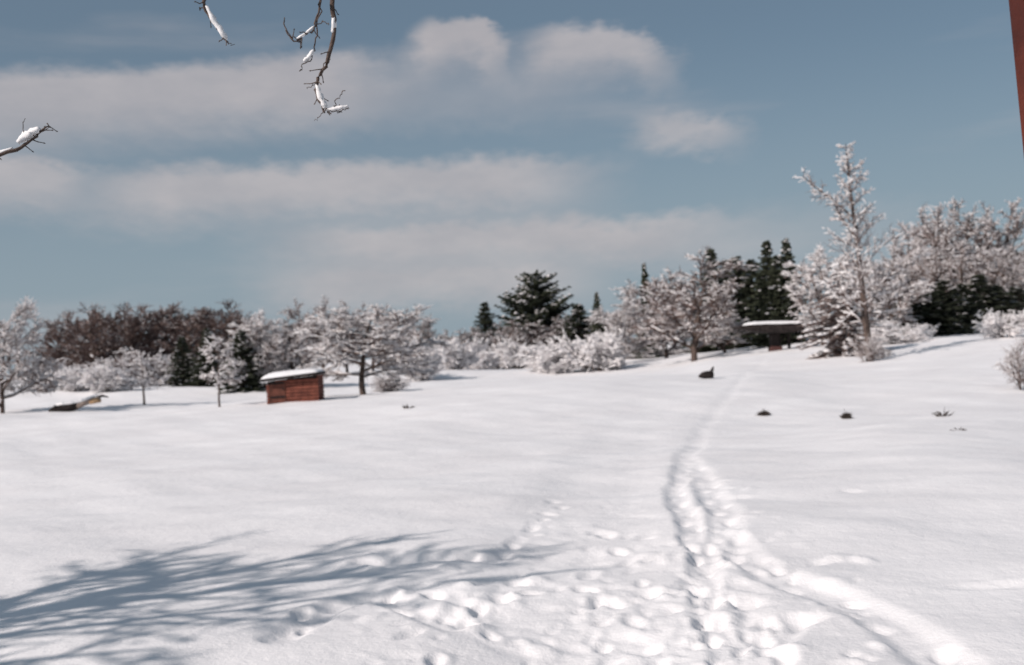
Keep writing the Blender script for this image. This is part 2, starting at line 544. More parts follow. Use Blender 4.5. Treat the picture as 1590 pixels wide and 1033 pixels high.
def tree_parts(T, trunk_levels, snow, snow_r, twig_mul=1.0, tipblobs=0.0, minlev=1):
    """-> dict part -> (V,F) for wood split into trunk and crown, plus snow lying along the boughs"""
    A, B, ra, rb, lv = T.arrays(); rng = T.r
    out = {}
    m = lv <= trunk_levels
    out['trunk'] = tubes(A[m], B[m], ra[m], rb[m], 6)
    m2 = ~m
    out['crown'] = tubes(A[m2], B[m2], ra[m2] * twig_mul, rb[m2] * twig_mul, 3)
    if snow > 0:
        d = B - A; L = np.linalg.norm(d, axis=1); flat = np.sqrt(np.maximum(0, 1 - (d[:, 2] / (L + 1e-9)) ** 2))
        pick = (rng.uniform(0, 1, len(A)) < snow * (0.35 + 0.65 * flat)) & (lv >= minlev)
        up = np.array([0, 0, 1.0])
        sr = (snow_r * (0.35 + 0.65 * flat) * rng.uniform(.6, 1.4, len(A)) + ra * .5)
        S_ = sr[pick]
        o = ra[pick][:, None] * .7 * up + S_[:, None] * .55 * up
        o2 = rb[pick][:, None] * .7 * up + S_[:, None] * .55 * up
        parts = [(*tubes(A[pick] + o, B[pick] + o2, S_, S_ * .75, 4), 0)]
        if tipblobs:
            tp = pick & (rng.uniform(0, 1, len(A)) < tipblobs)
            Vb, Fb = blobs(B[tp] + up * .02, sr[tp] * rng.uniform(1.2, 2.6, tp.sum()), rng)
            parts.append((Vb, Fb, 0))
        Vj, fl = join(parts)
        out['snow'] = (Vj, fl)
    return out


def make_proto(name, parts, mats):
    res = []
    for part in ('trunk', 'crown', 'snow'):
        if part not in parts: continue
        V, Fa = parts[part]
        fl = Fa if isinstance(Fa, list) else [(Fa, 0)]
        res.append((part, mesh_np(name + '_' + part, V, fl, [mats[part]], part != 'crown')))
    return res


def round_tree(seed, H=1.0, trunk=.3, snow=.9, snow_r=.05, tw=1.0, blobs_=.4, mats=None, twigs=11, spread=58, upr=.03, limbs=11, name='tree', sub=9):
    """broad bare crown, H metres high in its own units (10 m)"""
    T = Tree(seed); h = 10.0
    spec = [dict(n=7, wob=.05, trop=.05, tip=.25),
            dict(n=5, wob=.14, trop=upr + .04, tip=.35, count=limbs, **{'from': trunk}, ang=spread, len=.52, rad=.13, taper=.35, az=True),
            dict(n=4, wob=.18, trop=upr, tip=.4, count=sub, **{'from': .15}, ang=45, len=.48, rad=.05, taper=.4),
            dict(n=2, wob=.2, trop=upr * .5 - .02, tip=.5, count=twigs, **{'from': .12}, ang=42, len=.50, rad=.024, taper=.3)]
    T.branch(np.zeros(3), np.array([0, 0, 1.0]), h * .88, .20, 0, spec)
    pr = tree_parts(T, 1, snow, snow_r, tw, blobs_)
    return make_proto(name, pr, mats)


def shrub(seed, snow=.95, snow_r=.05, tw=1.0, blobs_=.5, mats=None, stems=16, name='shrub', h=3.0, lean=.8):
    T = Tree(seed); rng = T.r
    spec = [dict(n=4, wob=.12, trop=.02, tip=.3),
            dict(n=3, wob=.18, trop=.02, tip=.4, count=9, **{'from': .1}, ang=42, len=.55, rad=.03, taper=.3),
            dict(n=2, wob=.2, trop=-.03, tip=.5, count=8, **{'from': .1}, ang=45, len=.55, rad=.016, taper=.3)]
    for q in range(stems):
        a = rng.uniform(0, 6.28); k = rng.uniform(.1, 1)
        T.branch(np.array([math.cos(a) * k * .5, math.sin(a) * k * .5, -.1]), np.array([math.cos(a) * k * lean, math.sin(a) * k * lean, 1.0]), h * rng.uniform(.6, 1.0), .04, 0, spec)
    return make_proto(name, tree_parts(T, 0, snow, snow_r, tw, blobs_, 0), mats)


def conifer(seed, h=10.0, rbase=2.2, whorls=22, per=9, snow=.35, droop=-.25, mats=None, name='conifer', ragged=.35, crown_from=.06, power=.85, flip=None, padk=1.0, jz=1.6):
    rng = np.random.default_rng(seed)
    trunk = tubes([[0, 0, -.2]], [[0, 0, h * .97]], [h * .022], [.02], 7)
    A, B, ra, rb = [], [], [], []
    sA, sr = [], []
    for w in range(whorls):
        f = crown_from + (1 - crown_from) * (w + rng.uniform(-.2, .2)) / whorls
        z = f * h
        prof = (1 - f) ** power if flip is None else flip(f)
        for q in range(per):
            z = f * h + rng.uniform(-.5, .5) * h / whorls * jz
            a = q * 6.283 / per + w * 1.1 + rng.uniform(-.4, .4)
            L = rbase * prof * rng.uniform(1 - ragged, 1 + ragged * .6) + .12
            dx, dy = math.cos(a), math.sin(a)
            n = max(3, int(L / .38))
            prev = np.array([0, 0, z])
            for k in range(1, n + 1):
                s_ = k / n
                pt = np.array([dx * L * s_, dy * L * s_, z + droop * L * s_ + .22 * L * s_ * s_ * (1 if f > .3 else .5)])
                A.append(prev); B.append(pt); ra.append(.035); rb.append(.02)
                # side sprays of needles
                for sgn in (-1, 1, 0):
                    ll = L * .34 * (1.15 - s_) * rng.uniform(.6, 1.3) + .10
                    an = a + sgn * rng.uniform(.5, 1.1)
                    tip = pt + np.array([math.cos(an) * ll, math.sin(an) * ll, rng.uniform(-.35, .05) * ll])
                    A.append(pt); B.append(tip); ra.append(.12 * rng.uniform(.7, 1.4)); rb.append(.035)
                if rng.uniform() < snow:
                    sA.append(pt + np.array([0, 0, .09])); sr.append(rng.uniform(.10, .26) * (0.6 + .4 * s_) * padk)
                prev = pt
    A, B = np.array(A), np.array(B)
    parts = {'trunk': trunk, 'crown': tubes(A, B, ra, rb, 3)}
    if sA:
        # snow pads lie along the bough
        parts['snow'] = blobs(sA, sr, rng, .5)
    return make_proto(name, parts, mats)


MB = dict(trunk=BARK, crown=TWIG, snow=TSNOW)
MG = dict(trunk=BARK, crown=TWIGG, snow=TSNOW)
MC = dict(trunk=BARK, crown=NEED, snow=TSNOW)
MP = dict(trunk=PALE, crown=TWIGG, snow=TSNOW)

PR = {}
for k_, sd_ in enumerate((11, 12, 13)):
    PR['frost%d' % k_] = round_tree(sd_, trunk=.05, snow=.72, snow_r=.040, tw=1.5, blobs_=.22, mats=MG, twigs=16, sub=11, limbs=15, spread=60, name='snowy_tree')
for k_, sd_ in enumerate((21, 22)):
    PR['bare%d' % k_] = round_tree(sd_, trunk=.05, snow=.14, snow_r=.025, tw=2.2, blobs_=0, mats=MB, twigs=13, sub=9, limbs=13, spread=48, upr=.06, name='bare_tree')
for k_, sd_ in enumerate((31, 32)):
    PR['brown%d' % k_] = round_tree(sd_, trunk=.05, snow=.48, snow_r=.036, tw=1.8, blobs_=.12, mats=MB, twigs=14, sub=10, limbs=14, spread=54, upr=.05, name='brown_tree')
PR['ghost'] = round_tree(35, trunk=.05, snow=.6, snow_r=.036, tw=1.6, blobs_=.15, mats=MG, twigs=13, sub=9, limbs=13, spread=46, upr=.07, name='frosted_tree')
PR['apple'] = round_tree(41, trunk=.22, snow=.75, snow_r=.040, tw=1.5, blobs_=.25, mats=MG, twigs=17, sub=11, spread=72, upr=-.01, limbs=15, name='orchard_tree')
PR['small'] = round_tree(43, trunk=.30, snow=.65, snow_r=.06, tw=1.7, blobs_=.3, mats=MG, twigs=8, spread=70, upr=-.02, limbs=10, name='young_tree')
for k_, sd_ in enumerate((51, 52, 53)):
    PR['spruce%d' % k_] = conifer(sd_, 10, 1.9, 38, 8, .11, -.30, MC, 'spruce', .5, .02, .92)
PR['pine'] = conifer(57, 10, 3.6, 24, 14, .40, .10, MC, 'pine', .5, .06, .6, lambda f: math.sqrt(max(.004, 1 - ((f - .30) / .70) ** 2)) * (1 - .25 * f) * (.88 + .12 * math.sin(f * 23)), 1.2, 4.0)
PR['slab'] = conifer(58, 10, 3.6, 16, 9, .9, -.6, dict(trunk=BARK, crown=TWIGG, snow=TSNOW), 'laden_spruce', .45, .05, .7, None, 1.7)
for k_, sd_ in enumerate((61, 62, 63)):
    PR['shrub%d' % k_] = shrub(sd_, mats=MG)
PR['darkshrub'] = shrub(65, snow=.45, snow_r=.05, tw=2.2, blobs_=.4, mats=MB, stems=20)
PR['sparse'] = shrub(68, snow=.35, snow_r=.016, tw=1.0, blobs_=0, mats=MG, stems=7, lean=.4)
PR['thicket'] = shrub(66, snow=.5, snow_r=.018, tw=1.0, blobs_=0, mats=dict(trunk=TWIG, crown=TWIG, snow=TSNOW), stems=12, lean=.5)

# natural size of each prototype
EXT = {}
for k_, ps in PR.items():
    lo = np.array([1e9] * 3); hi = -lo
    for _, me in ps:
        c = np.empty(len(me.vertices) * 3, dtype=np.float32); me.vertices.foreach_get('co', c); c = c.reshape(-1, 3)
        lo = np.minimum(lo, np.percentile(c, 1.0, axis=0)); hi = np.maximum(hi, np.percentile(c, 99.6, axis=0))
    EXT[k_] = (hi[2], max(hi[0] - lo[0], hi[1] - lo[1]))


def plant(kind, px, py, ptop, pw, name, label, cat='tree', group=None, rot=None, seed=0, lean=0.0, far=178.0):
    """stand a plant where its foot meets the snow; ptop and pw give its height and crown width as seen"""
    p = at(px, py, far); D = depth_of(p)
    rn_ = random.Random(px * 7 + py * 3 + seed)
    foot = py
    big = (1.18, 1.05) if cat == 'tree' else (1.15, 1.1)
    if kind.startswith('spruce'): big = (1.4, 1.02)
    H = (foot - ptop) * D / F * big[1]; Wd = pw * D / F * big[0]
    eh, ew = EXT[kind]
    o = thing(name, label, cat, (p.x, p.y, p.z - .05), rn_.uniform(0, 6.28) if rot is None else rot, group)
    o.rotation_euler = (0, 0, o.rotation_euler.z)
    o.scale = (Wd / ew, Wd / ew, H / eh)
    if lean: o.rotation_euler = (0, R(lean), o.rotation_euler.z)
    for part, me in PR[kind]:
        c_ = link(part, me, o)
        if part != 'trunk': c_['kind'] = 'stuff'
    return o


# ------------------------------------------------------------------ woods that read as one mass


def wood(name, label, items, mats, far):
    """joined mass of trees: items = (kind, px, pybase, ptop, pwidth, far distance)"""
    parts = []
    rn_ = random.Random(hash(name) % 1000 if False else len(name))
    slots = {m.name: i_ for i_, m in enumerate(mats)}
    for kind, px, py, ptop, pw, fd in items:
        d = raydir(px, py); h = math.hypot(d.x, d.y)
        x, y = d.x / h * fd, d.y / h * fd; z = gz(x, y)
        D = depth_of((x, y, z))
        H = z * 0 + (on_ray(px, ptop, D).z - z); Wd = pw * D / F
        eh, ew = EXT[kind]; a = rn_.uniform(0, 6.28); c, s = math.cos(a), math.sin(a)
        for part, me in PR[kind]:
            n = len(me.vertices); co_ = np.empty(n * 3, dtype=np.float32); me.vertices.foreach_get('co', co_); co_ = co_.reshape(-1, 3)
            Vn = np.stack([(co_[:, 0] * c - co_[:, 1] * s) * Wd / ew + x, (co_[:, 0] * s + co_[:, 1] * c) * Wd / ew + y, co_[:, 2] * H / eh + z], axis=1)
            nl = len(me.loops); li = np.empty(nl, dtype=np.int32); me.loops.foreach_get('vertex_index', li)
            lt = np.empty(len(me.polygons), dtype=np.int32); me.polygons.foreach_get('loop_total', lt)
            ls = np.empty(len(me.polygons), dtype=np.int32); me.polygons.foreach_get('loop_start', ls)
            sl = slots[me.materials[0].name]
            first = True
            for kk in np.unique(lt):
                w = ls[lt == kk]
                Fk = li[w[:, None] + np.arange(kk)[None]]
                parts.append((Vn if first else np.zeros((0, 3)), Fk if first else Fk - len(Vn), sl)); first = False
    V_, fl = join(parts)
    o = link(name, mesh_np(name, V_, fl, mats), None)
    return tag(o, label, 'woods', None, 'stuff')


rn = random.Random(9)
items = []
for k_ in range(16):
    px = 92 + k_ * 19 + rn.uniform(-6, 6)
    edge = min(1, (px - 60) / 70)
    items.append((rn.choice(('bare0', 'bare1')), px, 600, 472 + (1 - edge) * 40 + rn.uniform(-4, 16), rn.uniform(95, 130), rn.uniform(172, 200)))
for k_ in range(12):
    items.append(('darkshrub', 85 + k_ * 27 + rn.uniform(-10, 10), 600, rn.uniform(548, 572), rn.uniform(60, 90), 170))
wood('brown_wood', 'dense reddish brown leafless wood behind the field at the left', items, [BARK, TWIG, TWIGG, TSNOW], 180)

items = []
for px, top, w in ((440, 492, 80), (478, 466, 80), (505, 462, 80), (540, 468, 90), (580, 472, 90), (615, 474, 80), (645, 480, 70), (672, 494, 60), (700, 512, 60), (725, 522, 50)):
    items.append((rn.choice(('brown0', 'brown1')), px, 592, top, w, rn.uniform(165, 185)))
wood('frosted_brown_wood', 'brown snow-dusted wood rising behind the spreading orchard tree', items, [BARK, TWIG, TWIGG, TSNOW], 180)

items = []
for px, top, w in ((1385, 385, 80), (1410, 345, 90), (1440, 322, 100), (1475, 318, 100), (1510, 308, 110), (1545, 316, 100), (1580, 312, 110), (1620, 330, 110),
                   (1400, 400, 90), (1445, 385, 100), (1490, 375, 100), (1535, 385, 100), (1575, 385, 100), (1610, 390, 100)):
    items.append((rn.choice(('ghost', 'brown1', 'brown0')) if px > 1490 and top < 350 else rn.choice(('ghost', 'ghost', 'brown0', 'ghost')), px, 505, top, w, rn.uniform(180, 210) if top < 350 else rn.uniform(160, 176)))
wood('frosted_wood', 'tall frost-covered leafless wood on the rise at the right', items, [BARK, TWIG, TWIGG, TSNOW], 180)

items = []
for px, top, w in ((690, 522, 60), (712, 512, 60), (735, 508, 60), (770, 500, 60), (795, 496, 70), (830, 500, 80), (870, 492, 70), (895, 488, 70), (918, 494, 60), (945, 484, 70), (975, 476, 70), (1000, 448, 80), (1022, 430, 80), (1050, 425, 80)):
    items.append((rn.choice(('ghost', 'brown0', 'brown1')), px, 568, top, w * 1.15, rn.uniform(165, 176)))
for k_ in range(16):
    items.append(('shrub%d' % (k_ % 3), 640 + k_ * 27, 566, rn.uniform(540, 556), rn.uniform(55, 80), rn.uniform(150, 162)))
wood('frosted_thicket', 'low frosted thicket running behind the dark pine in the middle of the treeline', items, [BARK, TWIG, TWIGG, TSNOW], 170)

# ------------------------------------------------------------------ single trees and bushes
plant('frost0', 4, 642, 476, 130, 'snowy_tree', 'bushy snow-coated tree cut off by the left edge of the photo')
plant('shrub0', 118, 608, 572, 70, 'snowy_shrub', 'low snowy shrub at the foot of the brown wood near the fallen trunk', 'shrub', 'snowy shrubs along the edge of the woods')
plant('shrub1', 172, 608, 568, 78, 'snowy_shrub', 'wide snowy shrub left of the small single-stemmed tree', 'shrub', 'snowy shrubs along the edge of the woods')
plant('small', 224, 629, 542, 74, 'young_tree', 'small snow-topped tree on a thin bare stem in the left field', rot=.4)
plant('spruce0', 286, 600, 524, 44, 'spruce', 'dark little spruce left of its twin beside the snowy leaning branches', 'tree', 'dark spruces along the left wood')
plant('spruce1', 325, 600, 512, 46, 'spruce', 'dark spruce right behind the thin tree with the snowy slanting branches', 'tree', 'dark spruces along the left wood')
plant('spruce2', 378, 606, 515, 62, 'spruce', 'dark spruce standing just left of the red-brown hut', 'tree', 'dark spruces along the left wood')
plant('small', 341, 632, 524, 64, 'young_tree', 'thin pale tree with slanting snowy branches left of the hut', rot=2.2)
plant('frost1', 398, 604, 488, 105, 'snowy_tree', 'snow-crusted round tree rising behind the hut roof')
plant('frost2', 452, 602, 505, 110, 'snowy_tree', 'snow-laden tree directly behind the hut')
plant('apple', 564, 613, 480, 235, 'orchard_tree', 'broad spreading snowy orchard tree on a short trunk right of the hut', rot=1.1)
plant('darkshrub', 606, 608, 580, 52, 'dark_shrub', 'dark bush capped with snow beside the orchard tree trunk', 'shrub')
plant('shrub2', 655, 590, 532, 85, 'snowy_shrub', 'brownish snowy shrub right of the orchard tree crown', 'shrub', 'snowy shrubs along the edge of the woods')
plant('shrub0', 708, 574, 528, 75, 'snowy_shrub', 'snowy shrub left of the dark two-tiered conifer', 'shrub', 'snowy shrubs along the edge of the woods')
plant('spruce1', 757, 563, 464, 52, 'spruce', 'narrow dark spruce with a broad base left of the big pine')
plant('darkshrub', 765, 564, 528, 60, 'dark_shrub', 'dark bush at the foot of the narrow spruce left of the pine', 'shrub')
plant('pine', 836, 560, 428, 104, 'pine_tree', 'broad dark pine with patches of snow in the middle of the treeline')
plant('spruce2', 902, 562, 474, 70, 'spruce', 'dark spruce leaning off the right flank of the big pine')
plant('shrub1', 796, 573, 530, 80, 'snowy_shrub', 'snowy shrub in front of the left side of the big pine', 'shrub', 'snowy shrubs along the edge of the woods')
plant('shrub2', 868, 578, 535, 95, 'snowy_shrub', 'snowy shrub in front of the right side of the big pine', 'shrub', 'snowy shrubs along the edge of the woods')
plant('spruce0', 932, 562, 456, 28, 'spruce', 'thin spruce tip poking out above the pale snowy trees')
plant('frost0', 965, 566, 470, 95, 'snowy_tree', 'pale snowy tree between the thin spruce tip and the tall brown crown')
plant('shrub0', 925, 576, 520, 90, 'snowy_shrub', 'low pale shrub below the thin spruce tip', 'shrub', 'snowy shrubs along the edge of the woods')
plant('spruce0', 1008, 556, 412, 30, 'spruce', 'lone dark spruce at the left end of the tall right-hand treeline')
plant('brown0', 1035, 556, 425, 110, 'brown_tree', 'brownish frosted tree just right of the lone dark spruce')
plant('brown1', 1078, 561, 398, 158, 'brown_tree', 'large round frosted brown tree on a thin pale trunk left of the shelter', rot=.3)
plant('frost2', 1126, 548, 470, 95, 'snowy_tree', 'low snowy tree behind the left tip of the shelter roof')
plant('spruce1', 1112, 540, 384, 60, 'spruce', 'dark spruce rising behind the large round brown tree', far=150)
plant('spruce2', 1150, 538, 398, 84, 'spruce', 'dark spruce right of the large round brown tree crown', far=150)
plant('spruce0', 1174, 536, 402, 84, 'spruce', 'dark spruce straight above the middle of the shelter roof', far=150)
plant('spruce1', 1199, 535, 378, 58, 'spruce', 'tall pointed dark spruce above the thick shelter pillar', far=150)
plant('spruce2', 1229, 533, 374, 52, 'spruce', 'tallest dark spruce next to the snowy trees above the shelter', far=150)
plant('spruce2', 1132, 537, 402, 84, 'spruce', 'dark spruce half hidden behind the right side of the large round brown crown', far=160)
plant('spruce1', 1214, 534, 400, 60, 'spruce', 'dark spruce filling the gap between the two tallest spruces above the shelter', far=160)
plant('frost1', 1278, 538, 388, 125, 'snowy_tree', 'wide snow-plastered tree between the dark spruces and the tall slim tree')
plant('slab', 1312, 552, 415, 112, 'laden_spruce', 'snow-laden spruce with slanting white boughs left of the tall slim tree')
plant('darkshrub', 1252, 524, 492, 42, 'dark_shrub', 'dark bush at the right end of the shelter roof', 'shrub')
plant('frost2', 1384, 532, 398, 120, 'snowy_tree', 'snowy tree right behind the trunk of the tall slim tree')
plant('shrub1', 1388, 534, 500, 90, 'snowy_shrub', 'low snow-capped bush with a dark underside right of the tall slim trunk', 'shrub')
for k_, (px, py, top, w, lab) in enumerate((
        (1418, 522, 452, 44, 'shortest dark spruce at the left end of the right spruce row'),
        (1444, 520, 450, 46, 'dark spruce second from the left in the right spruce row'),
        (1470, 517, 442, 48, 'dark spruce third from the left in the right spruce row'),
        (1498, 514, 448, 46, 'dark spruce just left of the tallest in the right spruce row'),
        (1524, 511, 434, 50, 'tallest dark spruce in the right spruce row'),
        (1552, 508, 450, 46, 'dark spruce just right of the tallest in the right spruce row'),
        (1580, 505, 452, 48, 'last dark spruce of the right row, by the edge of the photo'))):
    plant('spruce%d' % (k_ % 3), px, py, top - 6, w * 1.65, 'spruce', lab, 'tree', 'row of dark spruces on the right rise', far=128)
plant('shrub2', 1562, 524, 484, 80, 'snowy_shrub', 'rounded snow-covered bush in front of the right spruce row', 'shrub')
plant('sparse', 1588, 606, 520, 80, 'twiggy_bush', 'thin pale brown twiggy bush at the right edge of the photo', 'shrub')
plant('thicket', 1348, 562, 520, 46, 'twiggy_bush', 'reddish bare bush round the foot of the tall slim tree', 'shrub')
plant('thicket', 1374, 556, 536, 26, 'twiggy_bush', 'tiny pinkish twig clump right of the tall slim tree foot', 'shrub')
plant('darkshrub', 1334, 536, 522, 24, 'dark_shrub', 'little dark bush left of the tall slim trunk', 'shrub')
plant('shrub0', 868, 580, 562, 46, 'snowy_shrub', 'tiny snow-filled bush in front of the pine, nearest to the open field', 'shrub')
plant('shrub1', 945, 574, 556, 50, 'snowy_shrub', 'tiny snow-filled bush below the pale snowy tree', 'shrub')

# the tall slim tree with long rising boughs
T = Tree(71)
spec = [dict(n=9, wob=.010, trop=.02, tip=.10),
        dict(n=5, wob=.10, trop=.10, tip=.35, count=40, **{'from': .14}, ang=54, len=.175, rad=.035, taper=.0, az=True, shape=lambda f: 1.35 - 1.15 * f),
        dict(n=3, wob=.16, trop=.02, tip=.4, count=7, **{'from': .15}, ang=42, len=.5, rad=.02, taper=.3),
        dict(n=2, wob=.2, trop=-.01, tip=.5, count=5, **{'from': .1}, ang=42, len=.6, rad=.012, taper=.3)]
T.branch(np.zeros(3), np.array([-.02, 0, 1.0]), 9.6, .15, 0, spec)
# two long forked boughs that reach out to the left near the top
sub = [dict(n=6, wob=.05, trop=.02, tip=.3), dict(n=3, wob=.16, trop=.0, tip=.4, count=14, **{'from': .25}, ang=40, len=.26, rad=.03, taper=.3),
       dict(n=2, wob=.2, trop=-.01, tip=.5, count=6, **{'from': .1}, ang=42, len=.5, rad=.018, taper=.3)]
T.branch(np.array([-.1, 0, 6.3]), np.array([-.70, -.1, .76]), 2.7, .045, 0, sub)
T.branch(np.array([-.1, 0, 5.4]), np.array([-.55, -.25, .78]), 2.2, .045, 0, sub)
PR['slim'] = make_proto('slim_tree', tree_parts(T, 0, .5, .018, .9, .0), dict(trunk=BARK, crown=TWIGG, snow=TSNOW))
EXT['slim'] = (9.7, 5.0)
plant('slim', 1351, 561, 232, 185, 'slim_tree', 'tall slim frosted tree standing alone above the right treeline', rot=0, lean=-1.3)

# ------------------------------------------------------------------ the red-brown hut
p = at(455, 624); D = depth_of(p); u = D / F
Wh, Hr, Hl = 80 * u, 42 * u, 36 * u; Dh = 2.4
hut = thing('garden_hut', 'low red-brown wooden hut with a thick snow cap on its slanting roof', 'hut', (p.x, p.y, p.z - .06), R(4))
x0, x1 = -Wh / 2, Wh / 2


def roofz(x): return Hl + (Hr - Hl) * (x - x0) / (x1 - x0)


def wedge_wall(name, xa, xb, ya, yb, m, parent, drop=0.0):
    V = np.array([[xa, ya, 0], [xb, ya, 0], [xb, yb, 0], [xa, yb, 0],
                  [xa, ya, roofz(xa) - drop], [xb, ya, roofz(xb) - drop], [xb, yb, roofz(xb) - drop], [xa, yb, roofz(xa) - drop]], float)
    Fa = np.array([[3, 2, 1, 0], [4, 5, 6, 7], [0, 1, 5, 4], [1, 2, 6, 5], [2, 3, 7, 6], [3, 0, 4, 7]])
    return link(name, mesh_np(name, V, [(Fa, 0)], [m]), parent)


wedge_wall('wall', x0 + .05, x1 - .05, .05, Dh - .05, DARKWOOD, hut, .02)
# horizontal boards, each with a shadow gap, on the front and both ends
nb_ = 8; bh = Hr / nb_
rnb = random.Random(3)
door0, door1 = x0 + .14, x0 + .80
for b in range(nb_):
    z0_, z1_ = b * bh + .012, (b + 1) * bh - .012
    # the front board starts where the sloping roof leaves room for it
    xs_ = x0
    if z1_ > Hl: xs_ = x0 + (z1_ - Hl + .02) / (Hr - Hl) * (x1 - x0)
    segs = [(xs_, x1)]
    if xs_ < door1 and z0_ < Hl * .88: segs = [(xs_, door0 - .02), (door1 + .02, x1)]
    for a, c in segs:
        if c - a < .05: continue
        j_ = rnb.uniform(-.008, .008)
        bevel_obj('board', [(a, c - .002, j_, .045 + j_, z0_, z1_)], REDWOOD, hut, .006)
    if z1_ < Hl:
        bevel_obj('board', [(x0 - .0, x0 + .04, .05, Dh - .05, z0_, z1_)], REDWOOD, hut, .006)
    bevel_obj('board', [(x1 - .045, x1 - .003, .05, Dh - .05, z0_, min(z1_, Hr - .03))], REDWOOD, hut, .006)
door = bevel_obj('door', [(door0 + k_ * .11, door0 + k_ * .11 + .102, .0, .04, .04, Hl * .86) for k_ in range(6)], DOORWOOD, hut, .005)
for zb in (.25, .85): bevel_obj('brace', [(door0 + .02, door1 - .02, -.022, -.003, zb, zb + .08)], DARKWOOD, door, .004)
bevel_obj('handle', [(door1 - .12, door1 - .09, -.05, -.003, .58, .70)], DARKWOOD, door, .005)


def tilt(V):
    V = V.copy(); V[:, 2] += roofz(V[:, 0]); return V


bevel_obj('roof', [(x0 - .16, x1 + .10, -.25, Dh + .2, .0, .11)], DARKWOOD, hut, .015, 1, tilt)


def snow_cap(name, xa, xb, ya, yb, zf, th, parent, seed, nx=26, ny=14, edge=.35):
    r_ = np.random.default_rng(seed)
    gx = np.linspace(xa, xb, nx); gy = np.linspace(ya, yb, ny)
    Xa, Ya = np.meshgrid(gx, gy)
    e = np.minimum(np.minimum(Xa - xa, xb - Xa), np.minimum(Ya - ya, yb - Ya))
    k_ = np.sqrt(np.clip(e / edge, 0, 1))
    lump = .10 * np.sin(Xa * 2.1 + 1) + .08 * np.sin(Ya * 3 + Xa) + r_.normal(0, .025, Xa.shape)
    base = np.vectorize(zf)(Xa)
    Zt = base + .015 + th(Xa) * k_ * (1 + lump)
    Vt = np.stack([Xa.ravel(), Ya.ravel(), Zt.ravel()], 1)
    Vb = np.stack([Xa.ravel(), Ya.ravel(), (base - .0).ravel()], 1)
    i_ = np.arange(ny - 1)[:, None]; j_ = np.arange(nx - 1)[None]
    q = np.stack([i_ * nx + j_, i_ * nx + j_ + 1, (i_ + 1) * nx + j_ + 1, (i_ + 1) * nx + j_], -1).reshape(-1, 4)
    ring = list(range(nx)) + [k * nx + nx - 1 for k in range(1, ny)] + [(ny - 1) * nx + k for k in range(nx - 2, -1, -1)] + [k * nx for k in range(ny - 2, 0, -1)]
    n = nx * ny
    side = np.array([[ring[k], ring[(k + 1) % len(ring)], ring[(k + 1) % len(ring)] + n, ring[k] + n] for k in range(len(ring))])[:, ::-1]
    return link(name, mesh_np(name, np.concatenate([Vt, Vb]), [(q, 0), (q[:, ::-1] + n, 0), (side, 0)], [SNOW], True), parent)


snow_cap('roof_snow', x0 - .17, x1 + .06, -.27, Dh + .2, lambda x: roofz(x) + .113, lambda x: .23 - .10 * (x - x0) / Wh, hut, 4)

# ------------------------------------------------------------------ flat-roofed dark shelter on the rise
p = at(1200, 545); D = depth_of(p); u = D / F
sh = thing('open_shelter', 'dark flat-roofed open shelter with snow on top, standing on a thick pillar', 'shelter', (p.x, p.y, p.z - .05), R(2))


def X_(px): return (px - 1200) * u


def Zs(py, px): return (545 - py) * u - (px - 1200) * u * .056     # undo the tilt of the camera


# roof: a slab whose left end tapers to a thin lip
prof = [(1144, 509.5, 506), (1165, 513, 504), (1185, 516, 503), (1205, 517, 503), (1225, 516, 502), (1246, 512, 501)]
yd0, yd1 = -1.5, 1.5
Vr, Fr = [], []
for px, yb, yt in prof:
    for yy in (yd0, yd1):
        Vr += [[X_(px), yy, Zs(yb, px)], [X_(px), yy, Zs(yt, px)]]
for k_ in range(len(prof) - 1):
    a = k_ * 4; b = a + 4
    Fr += [[a, b, b + 1, a + 1], [a + 3, b + 3, b + 2, a + 2], [a + 1, b + 1, b + 3, a + 3], [a + 2, b + 2, b, a]]
Fr += [[0, 1, 3, 2], [len(Vr) - 4, len(Vr) - 2, len(Vr) - 1, len(Vr) - 3]]
o = link('roof', mesh_np('shelter_roof', np.array(Vr), [(np.array(Fr), 0)], [DARKWOOD]), sh)
md = o.modifiers.new('bevel', 'BEVEL'); md.width = .03
zr = lambda x: np.interp(x, [X_(q[0]) for q in prof], [Zs(q[2], q[0]) for q in prof])
snow_cap('roof_snow', X_(1160), X_(1244), yd0, yd1, lambda x: float(zr(x)) + .004, lambda x: .24 + 0 * x, sh, 8, 30, 12, .5)
zt = Zs(517, 1204)
bevel_obj('pillar', [(X_(1197), X_(1211), -.4, .4, .45, zt)], DARKWOOD, sh, .04)
bevel_obj('pillar_base', [(X_(1195), X_(1213), -.5, .5, -.3, .448)], BRICK, sh, .04)
bevel_obj('post', [(X_(1224), X_(1228), -.12, .12, -.3, Zs(518, 1226))], DARKWOOD, sh, .015)
V1, F1 = tubes([[X_(1211), 0, .75]], [[X_(1220), 0, Zs(520, 1220)]], [.07], [.07], 5)
link('brace', mesh_np('shelter_brace', V1, [(F1, 0)], [DARKWOOD]), sh)

# ------------------------------------------------------------------ fallen trunk at the left


